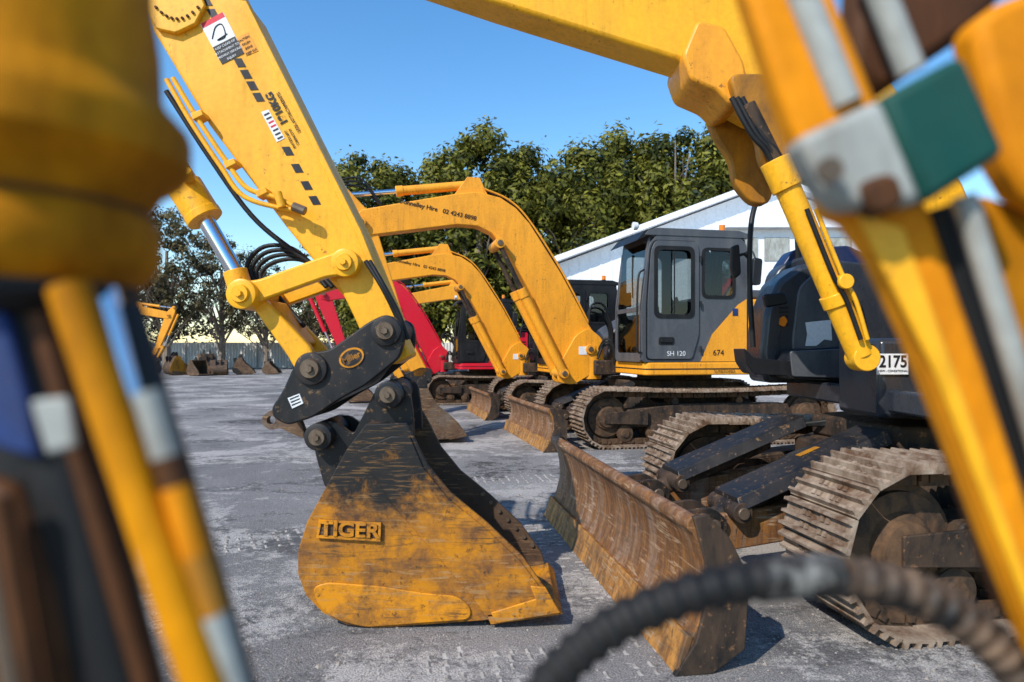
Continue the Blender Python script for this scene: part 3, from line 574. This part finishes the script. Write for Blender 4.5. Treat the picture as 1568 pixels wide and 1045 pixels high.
cyl(F1,'piston_rod',P(y,1205,-60),P(y,1295,160),.013*s,m_alu); cyl(F1,'piston_rod_2',P(y+.02*s,1320,-80),P(y+.02*s,1395,110),.012*s,m_alu)
cyl(F1,'pressure_pipe',P(y-.01*s,1475,300),P(y-.01*s,1610,740),.0095*s,m_alu); cyl(F1,'pressure_pipe_2',P(y+.02*s,1430,320),P(y+.02*s,1580,780),.013*s,m_rub)
c=P(y-.05*s,1268,262); cyl(F1,'bracket_bolt',c,(c[0],y-.055*s,c[2]),.010*s,m_pin)
prism(F1,'rust_lug',rpoly(E(y,[(1270,300),(1330,280),(1345,330),(1300,350)]),.01),y-.045*s,y-.02*s,m_brn,.004)
yh=.48; s=yh/.58
def ring(t,i): return (.0160+(.0024 if i%4 in(0,1) else -.0006))*s
hp=[P(yh,800,1120),P(yh,850,1035),P(yh,930,965),P(yh,1040,915),P(yh,1160,888),P(yh,1290,882),P(yh,1400,908),P(yh,1490,960),P(yh,1560,1035),P(yh,1620,1140)]
H=Grp('hydraulic_hose',(.25,yh,0),0,1,True)
m_hose=paint('scuffed_hose',(.008,.008,.008),dirt=(.22,.14,.085),amt=.5,rough=.6,sc=30,streak=(1,1,1))
tube(H,'ribbed_sleeve_front',hp[:6],.017,m_rub,16,k=14,rf=ring,sm=25)
tube(H,'ribbed_sleeve_back',hp[5:],.017,m_hose,16,k=14,rf=ring,sm=25)
tube(H,'worn_wrap',[Vector(hp[4])*.95+Vector(hp[5])*.05,Vector(hp[4])*.5+Vector(hp[5])*.5+Vector((0,0,.0012)),Vector(hp[4])*.05+Vector(hp[5])*.95],.0186*s,paint('wrap_grey',(.30,.29,.26),dirt=(.012,.010,.008),amt=1.0,sc=60),16,8)
yl=.37; s=yl/.47; k=yl/1045
L_=Grp('hydraulic_breaker',(-.25,yl,0),0,1,True)
ax=P(yl,15,0)[0]
prof=[(-120,205),(-20,210),(60,222),(130,225),(150,235),(185,268),(200,272),(245,272),(262,258),(280,228),(300,216),(318,205),(330,214),(345,222),(400,222),(425,205),(438,190)]
z=lambda v:1.3+(535-v)*k
lathe(L_,'housing',(ax,yl,z(-120)),(ax,yl,z(438)),[((v+120)/558,r*k*.93) for v,r in prof],m_fyel,48)
lathe(L_,'seal_collar',(ax,yl,z(438)),(ax,yl,z(482)),[(0,.080*s),(.4,.080*s),(1,.066*s)],m_rub,40)
lathe(L_,'grease_band',(ax,yl,z(300)),(ax,yl,z(326)),[(0,.222*k*900),(.5,.212*k*900),(1,.222*k*900)],m_brn,40)
rr_=.93*k*224
cyl(L_,'brown_disc',(ax-.30*rr_,yl-rr_*.93,z(118)),(ax-.31*rr_,yl-rr_*1.0,z(118)),.016,m_brn,24)  # dark brown disc on the housing side, not hollowed out
cyl(L_,'support_strut',P(.42*s,105,440),P(.40*s,330,1100),.0125*s,m_fyel)
cyl(L_,'support_strut_2',P(.46*s,150,440),P(.46*s,200,620),.012*s,m_chr)
cyl(L_,'grey_pipe',P(.43*s,60,480),P(.43*s,240,1100),.007*s,m_brn)
for k2,(v0,v1,m) in enumerate(((600,700,m_alu),(700,745,m_brn),(745,850,m_forg),(850,940,m_yeld),(940,1000,m_alu),(1000,1100,m_alu))):
    f=lambda v:(225+(v-600)*.30); cyl(L_,'banded_sleeve_%d'%k2,P(.41*s,f(v0),v0),P(.41*s,f(v1),v1),.0085*s,m)
cyl(L_,'black_hose',P(.45*s,40,470),P(.44*s,200,1100),.024*s,m_rub); cyl(L_,'black_hose_2',P(.47*s,195,470),P(.46*s,390,1120),.010*s,m_blks)
prism(L_,'blue_panel',E(.43*s,[(-60,460),(30,480),(70,620),(85,700),(-60,660)]),.415*s,.425*s,m_blub,.003)
prism(L_,'white_panel',E(.42*s,[(70,610),(125,605),(140,680),(95,692)]),.405*s,.41*s,m_alu,.003)
prism(L_,'dark_panel',E(.46*s,[(-60,640),(100,690),(170,1100),(-60,1100)]),.47*s,.49*s,m_blks,.004)
prism(L_,'rust_bracket',E(.42*s,[(-60,720),(20,750),(90,900),(120,1100),(-60,1100)]),.42*s,.44*s,m_brn,.006)
for k2,x in enumerate((-10,20)): cyl(L_,'side_rod_%d'%k2,P(.40*s,x-20,760),P(.40*s,x+40,1100),.006*s,m_brn if k2 else m_pin)

# ---------------------------------------------------------------- ground
m,t,b=nt('dusty_asphalt',.2)
big=noise(t,.22,4,.6,(1,1,1),.4); med=noise(t,.75,6,.62,(1,1,1),.5); med2=noise(t,.9,7,.66,(.6,1.6,1),.4,(0,0,.5)); fine=noise(t,38,5,.75); mid=noise(t,9,6,.7); sp=noise(t,130,3,.6)
jit=op(t,'ADD',mul(t,op(t,'SUBTRACT',fine,.5),.30),mul(t,op(t,'SUBTRACT',mid,.5),.40))
medj=op(t,'ADD',med,jit); med2j=op(t,'ADD',med2,jit)
base=mix(t,ramp(t,[(.42,0),(.58,1)],big),(.255,.235,.22),(.37,.34,.315))
base=mix(t,ramp(t,[(.51,0),(.58,.9)],medj),base,(.62,.56,.50))
base=mix(t,ramp(t,[(.38,.80),(.46,0)],med2j),base,(.115,.106,.10))
base=mix(t,ramp(t,[(.30,.9),(.38,0)],medj),base,(.055,.050,.047))
base=mix(t,ramp(t,[(.40,.62),(.56,0)],sp),base,(.042,.038,.035))
base=mix(t,ramp(t,[(.60,0),(.68,.8)],fine),base,(.68,.62,.56))
base=mix(t,ramp(t,[(.32,.65),(.40,0)],fine),base,(.06,.055,.05))
t.links.new(base,b.inputs['Base Color']); b.inputs['Roughness'].default_value=.95
bump(t,b,op(t,'ADD',op(t,'ADD',fine,sp),mid),.8,.016)
mesh(None,'ground',[(-400,-200,0),(400,-200,0),(400,800,0),(-400,800,0)],[[0,1,2,3]],m,0,0)
V=[];F=[]
def bars(x0,y0,ang,n,w,pitch):
    c_,s_=math.cos(ang),math.sin(ang)
    for i in range(n):
        for seg in range(6):
            if R.random()<.35: continue
            a0=-w/2+w*seg/6+R.uniform(0,.01); a1=a0+w/6*R.uniform(.6,1.05); d0=i*pitch+R.uniform(-.008,.008); d1=d0+pitch*R.uniform(.25,.45); b0=len(V)
            for (p,q,h) in ((a0,d0,.001),(a1,d0,.001),(a1,d1,.001),(a0,d1,.001),(a0+.008,(d0+d1)/2,.007),(a1-.008,(d0+d1)/2,.007)):
                V.append((x0+q*c_-p*s_,y0+q*s_+p*c_,h))
            for f in ([0,1,5,4],[2,3,4,5],[1,2,5],[3,0,4]): F.append([b0+j for j in f])
bars(.42,3.55,rad(100),22,.42,.075); bars(-.35,2.78,rad(8),16,.38,.07); bars(-2.2,4.4,rad(25),26,.4,.08); bars(-1.7,6.5,rad(10),30,.4,.08)
mesh(None,'track_marks',V,F,paint('pressed_dust',(.44,.40,.36),dirt=(.14,.125,.11),amt=.6,rough=.95,sc=14,streak=(1,1,1),spec=.1),0,0)
V=[];F=[]
for i in range(5500):
    yy=2.2+R.random()**1.7*9; xx=R.uniform(-.75,.85)*yy; s=R.uniform(.003,.009)*(1 if R.random()<.96 else 2.0); b0=len(V)
    for p in ((1,0,0),(-1,0,0),(0,1,0),(0,-1,0),(0,0,.8),(0,0,-.3)): V.append((xx+p[0]*s*R.uniform(.6,1.2),yy+p[1]*s*R.uniform(.6,1.2),.001+max(0,p[2])*s*R.uniform(.6,1.1)))
    for f in ([0,2,4],[2,1,4],[1,3,4],[3,0,4]): F.append([b0+j for j in f])
mesh(None,'gravel',V,F,paint('stone',(.36,.32,.28),amt=.5,rough=.9,sc=30),0,0)

# ---------------------------------------------------------------- building
Bd=Grp('white_warehouse',(9,26,0),0,1,True)
yb=26.
gab=E(yb,[(845,532),(845,408),(1180,284),(1520,410),(1520,532)])
gab[0]=(gab[0][0],0); gab[-1]=(gab[-1][0],0)
prism(Bd,'gable_wall',gab,yb,yb+22,m_wht,0)
rf=paint('roof_sheet',(.85,.86,.88),dirt=(.6,.6,.6),amt=.1,rough=.35,sc=1)
(xa,za),(xp,zp),(xc,zc)=gab[1],gab[2],gab[3]
for n_,(a,c_) in enumerate((((xa-.5,za-.12),(xp,zp+.06)),((xp,zp+.06),(xc+.5,zc-.12)))):
    prism(Bd,'roof_%d'%n_,[a,c_,(c_[0],c_[1]+.22),(a[0],a[1]+.22)],yb-.5,yb+22.4,rf,.01)
for k2 in range(42):
    x=xa+.25+k2*.4
    zt=za+(zp-za)*(x-xa)/(xp-xa) if x<xp else zp-(zp-zc)*(x-xp)/(xc-xp)
    if x<xc: box(Bd,'wall_rib_%d'%k2,(x,yb-.02,.0),(x+.05,yb-.001,zt-.15),m_wht,0)
an=E(22,[(1010,532),(1010,392),(1110,346),(1330,346),(1330,532)]); an[0]=(an[0][0],0); an[-1]=(an[-1][0],0)
prism(Bd,'annex',an,22,25.4,m_wht,.01)
e=E(21.9,[(1000,398),(1110,350),(1340,350),(1340,340),(1108,340),(998,390)]); prism(Bd,'annex_fascia',e,21.7,21.99,rf,.01)
for k2 in range(4):
    w_=E(22,[(1122+k2*48,400),(1160+k2*48,364)]); box(Bd,'annex_window_%d'%k2,(w_[0][0],21.97,w_[0][1]),(w_[1][0],21.995,w_[1][1]),m_alu,.005)
box(Bd,'gutter',(xa-.7,yb-.6,za-.25),(xa-.5,yb+22.4,za-.05),rf,.02)
Fn=Grp('metal_fence',(-14,46,0),0,1,True)
V=[];F=[]; x=-46.; i=0
while x<0:
    V+=[(x,46+(.05 if i%2 else 0),.05),(x,46+(.05 if i%2 else 0),1.75)]; x+=.12 if i%2 else .08; i+=1
for j in range(i-1): F.append([2*j,2*j+2,2*j+3,2*j+1])
mesh(Fn,'fence_sheets',V,F,paint('fence_cream',(.68,.66,.62),dirt=(.3,.26,.2),amt=.35,rough=.6,sc=1.5),0,0,solid=.004)
for j in range(20): box(Fn,'fence_post_%d'%j,(-46+j*2.4,45.9,0),(-45.94+j*2.4,45.97,1.85),m_alu,.005)

# ---------------------------------------------------------------- trees
def crown_mesh(name,seed,h,rx,ry,z0,nleaf,nclump,ls,crr=(.5,1.05)):
    r=random.Random(seed); V=[];F=[];T=[]
    cz=(h+z0)/2; rz=(h-z0)/2; cl=[]
    for i in range(nclump):
        th=r.uniform(0,2*math.pi); zz=r.uniform(-1,1); w=math.sqrt(max(0,1-abs(zz)**2.6))
        k=r.uniform(.62,1.05); cr=r.uniform(*crr)
        cl.append((Vector((math.cos(th)*rx*w*k,math.sin(th)*ry*w*k,cz+zz*rz*r.uniform(.82,1.02))),cr,r.uniform(-.22,.22)))
    for i in range(nleaf):
        c,cr,tn=cl[r.randrange(nclump)]
        d=Vector((r.gauss(0,1),r.gauss(0,1),r.gauss(0,1))).normalized(); q=r.random()**.4
        p=c+Vector((d.x*cr,d.y*cr,d.z*cr*.85))*q
        if d.z>.5 and r.random()<.3: p.z+=r.uniform(0,.5); p.x+=r.uniform(-.1,.1)
        n=(d+Vector((r.uniform(-.6,.6),r.uniform(-.6,.6),r.uniform(-.3,.9)))).normalized()
        a=n.cross(Vector((r.uniform(-1,1),r.uniform(-1,1),r.uniform(-1,1)))).normalized(); b_=n.cross(a)
        s=ls*r.uniform(.6,1.3); w2=s*r.uniform(.35,.55); k0=len(V)
        V+=[p-a*s,p+b_*w2-a*s*.1,p+a*s,p-b_*w2-a*s*.1]; F.append([k0,k0+1,k0+2,k0+3])
        T.append(max(0,min(1,.05+tn+.75*(q**2)*(.35+.65*max(0,d.z))+r.uniform(-.12,.25))))  # painted light: clump tops and outer leaves lighter, inner ones darker, plus random tone
    me=bpy.data.meshes.new(name); me.from_pydata([tuple(v) for v in V],[],F)
    at=me.attributes.new('tone','FLOAT','FACE'); at.data.foreach_set('value',T)
    return me
def limbs(name,seed,h,rx,r0,n,z0):
    r=random.Random(seed); V=[];F=[]
    def tb(pts,ra,rb):
        S=spline(pts,4); m_=len(S); b0=len(V)
        for i,p in enumerate(S):
            rr=ra+(rb-ra)*i/(m_-1)
            for j in range(8): V.append(p+Vector((math.cos(j*.785)*rr,math.sin(j*.785)*rr,0)))
        for i in range(m_-1):
            for j in range(8): F.append([b0+i*8+j,b0+i*8+(j+1)%8,b0+(i+1)*8+(j+1)%8,b0+(i+1)*8+j])
    tb([(0,0,0),(r.uniform(-.1,.1),0,h*.25),(r.uniform(-.3,.3),0,h*.5),(0,0,h*.8)],r0,r0*.35)
    for i in range(n):
        a=r.uniform(0,6.28); zs=r.uniform(z0*.6,h*.55); ze=min(h*.95,zs+r.uniform(.2,.45)*h); q=r.uniform(.5,.95)*rx
        p1=(math.cos(a)*q*.4,math.sin(a)*q*.4,zs+(ze-zs)*.45); p2=(math.cos(a)*q,math.sin(a)*q,ze)
        tb([(0,0,zs),p1,p2],r0*.4,r0*.08)
        for j in range(2): tb([p1,(p1[0]*1.4+r.uniform(-.5,.5),p1[1]*1.4+r.uniform(-.5,.5),p1[2]+.8),(p1[0]*1.9+r.uniform(-1,1),p1[1]*1.9+r.uniform(-1,1),p1[2]+1.7)],r0*.18,r0*.05)
    me=bpy.data.meshes.new(name); me.from_pydata([tuple(v) for v in V],[],F); me.materials.append(m_bark); return me
CM=[];LM=[]
for i in range(3):
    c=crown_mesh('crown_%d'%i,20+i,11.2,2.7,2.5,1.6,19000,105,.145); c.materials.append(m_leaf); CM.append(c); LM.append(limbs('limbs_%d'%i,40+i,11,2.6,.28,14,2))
def place(name,cm,lm,loc,rz,sc):
    e=bpy.data.objects.new(name,None); scene.collection.objects.link(e); e.location=loc; e.rotation_euler=(0,0,rz); e.scale=sc
    for n_,me in (('crown',cm),('trunk',lm)):
        o=bpy.data.objects.new(n_,me); scene.collection.objects.link(o); o.parent=e
xs=[(-7.2,34,.95),(-4.6,35,.98),(-1.9,34.2,1.03),(.7,35.3,1.05),(3.2,34,1.04),(5.7,35,1.06),(8.2,34.3,1.07),(10.8,35.2,1.08),(13.2,36.5,1.05),(-5.8,38,.85),(-.5,38.5,.9),(4.4,38.5,.9),(9.5,39,.92),(16,37,1.0)]
for i,(x,yy,s) in enumerate(xs): place('fig_tree',CM[i%3],LM[i%3],(x,yy,0),i*1.7,(s*R.uniform(.95,1.1),s,s*R.uniform(.96,1.03)))
GM=[];GL=[]
for i in range(2):
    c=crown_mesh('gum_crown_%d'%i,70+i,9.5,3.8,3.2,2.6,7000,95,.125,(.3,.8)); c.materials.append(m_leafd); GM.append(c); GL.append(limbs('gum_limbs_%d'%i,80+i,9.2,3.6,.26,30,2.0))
for i,(x,yy,s) in enumerate([(-25,43,1.15),(-21.5,42.5,1.0),(-18.3,43,.86),(-15.5,43,.72),(-13,44,.66),(-30,43,1.2),(-10.8,44,.62)]): place('gum_tree',GM[i%2],GL[i%2],(x,yy,0),i*2.1,(s,s,s))
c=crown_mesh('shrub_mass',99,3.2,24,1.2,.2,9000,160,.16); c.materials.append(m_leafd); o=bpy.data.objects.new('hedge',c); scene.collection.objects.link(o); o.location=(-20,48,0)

# ---------------------------------------------------------------- light, sky, camera
d=Vector((-.64,-.77,0)).normalized()*math.cos(rad(41))+Vector((0,0,math.sin(rad(41))))
sl=bpy.data.lights.new('sun','SUN'); sl.energy=5.0; sl.angle=rad(.5); sl.color=(1,.96,.90)
so=bpy.data.objects.new('sun',sl); scene.collection.objects.link(so); so.rotation_euler=d.to_track_quat('Z','Y').to_euler()
w=bpy.data.worlds.new('World'); scene.world=w; w.use_nodes=True; t=w.node_tree
sk=t.nodes.new('ShaderNodeTexSky'); sk.sky_type='NISHITA'; sk.sun_disc=False; sk.sun_elevation=rad(41); sk.sun_rotation=math.atan2(d.x,d.y); sk.ozone_density=2.6; sk.air_density=1.15; sk.dust_density=.1
hs=t.nodes.new('ShaderNodeHueSaturation'); hs.inputs['Saturation'].default_value=1.28; hs.inputs['Value'].default_value=1.45
t.links.new(sk.outputs[0],hs.inputs['Color'])
bg=t.nodes['Background']; t.links.new(hs.outputs[0],bg.inputs[0]); bg.inputs[1].default_value=.15
scene.view_settings.view_transform='Standard'; scene.view_settings.look='None'; scene.view_settings.exposure=0
cd=bpy.data.cameras.new('camera'); co=bpy.data.objects.new('camera',cd); scene.collection.objects.link(co); scene.camera=co
co.location=(0,0,1.3); co.rotation_euler=(rad(90),0,0); cd.lens=24; cd.sensor_width=36; cd.shift_y=.008; cd.clip_start=.02; cd.clip_end=2000
cd.dof.use_dof=True; cd.dof.focus_distance=5.2; cd.dof.aperture_fstop=2.8
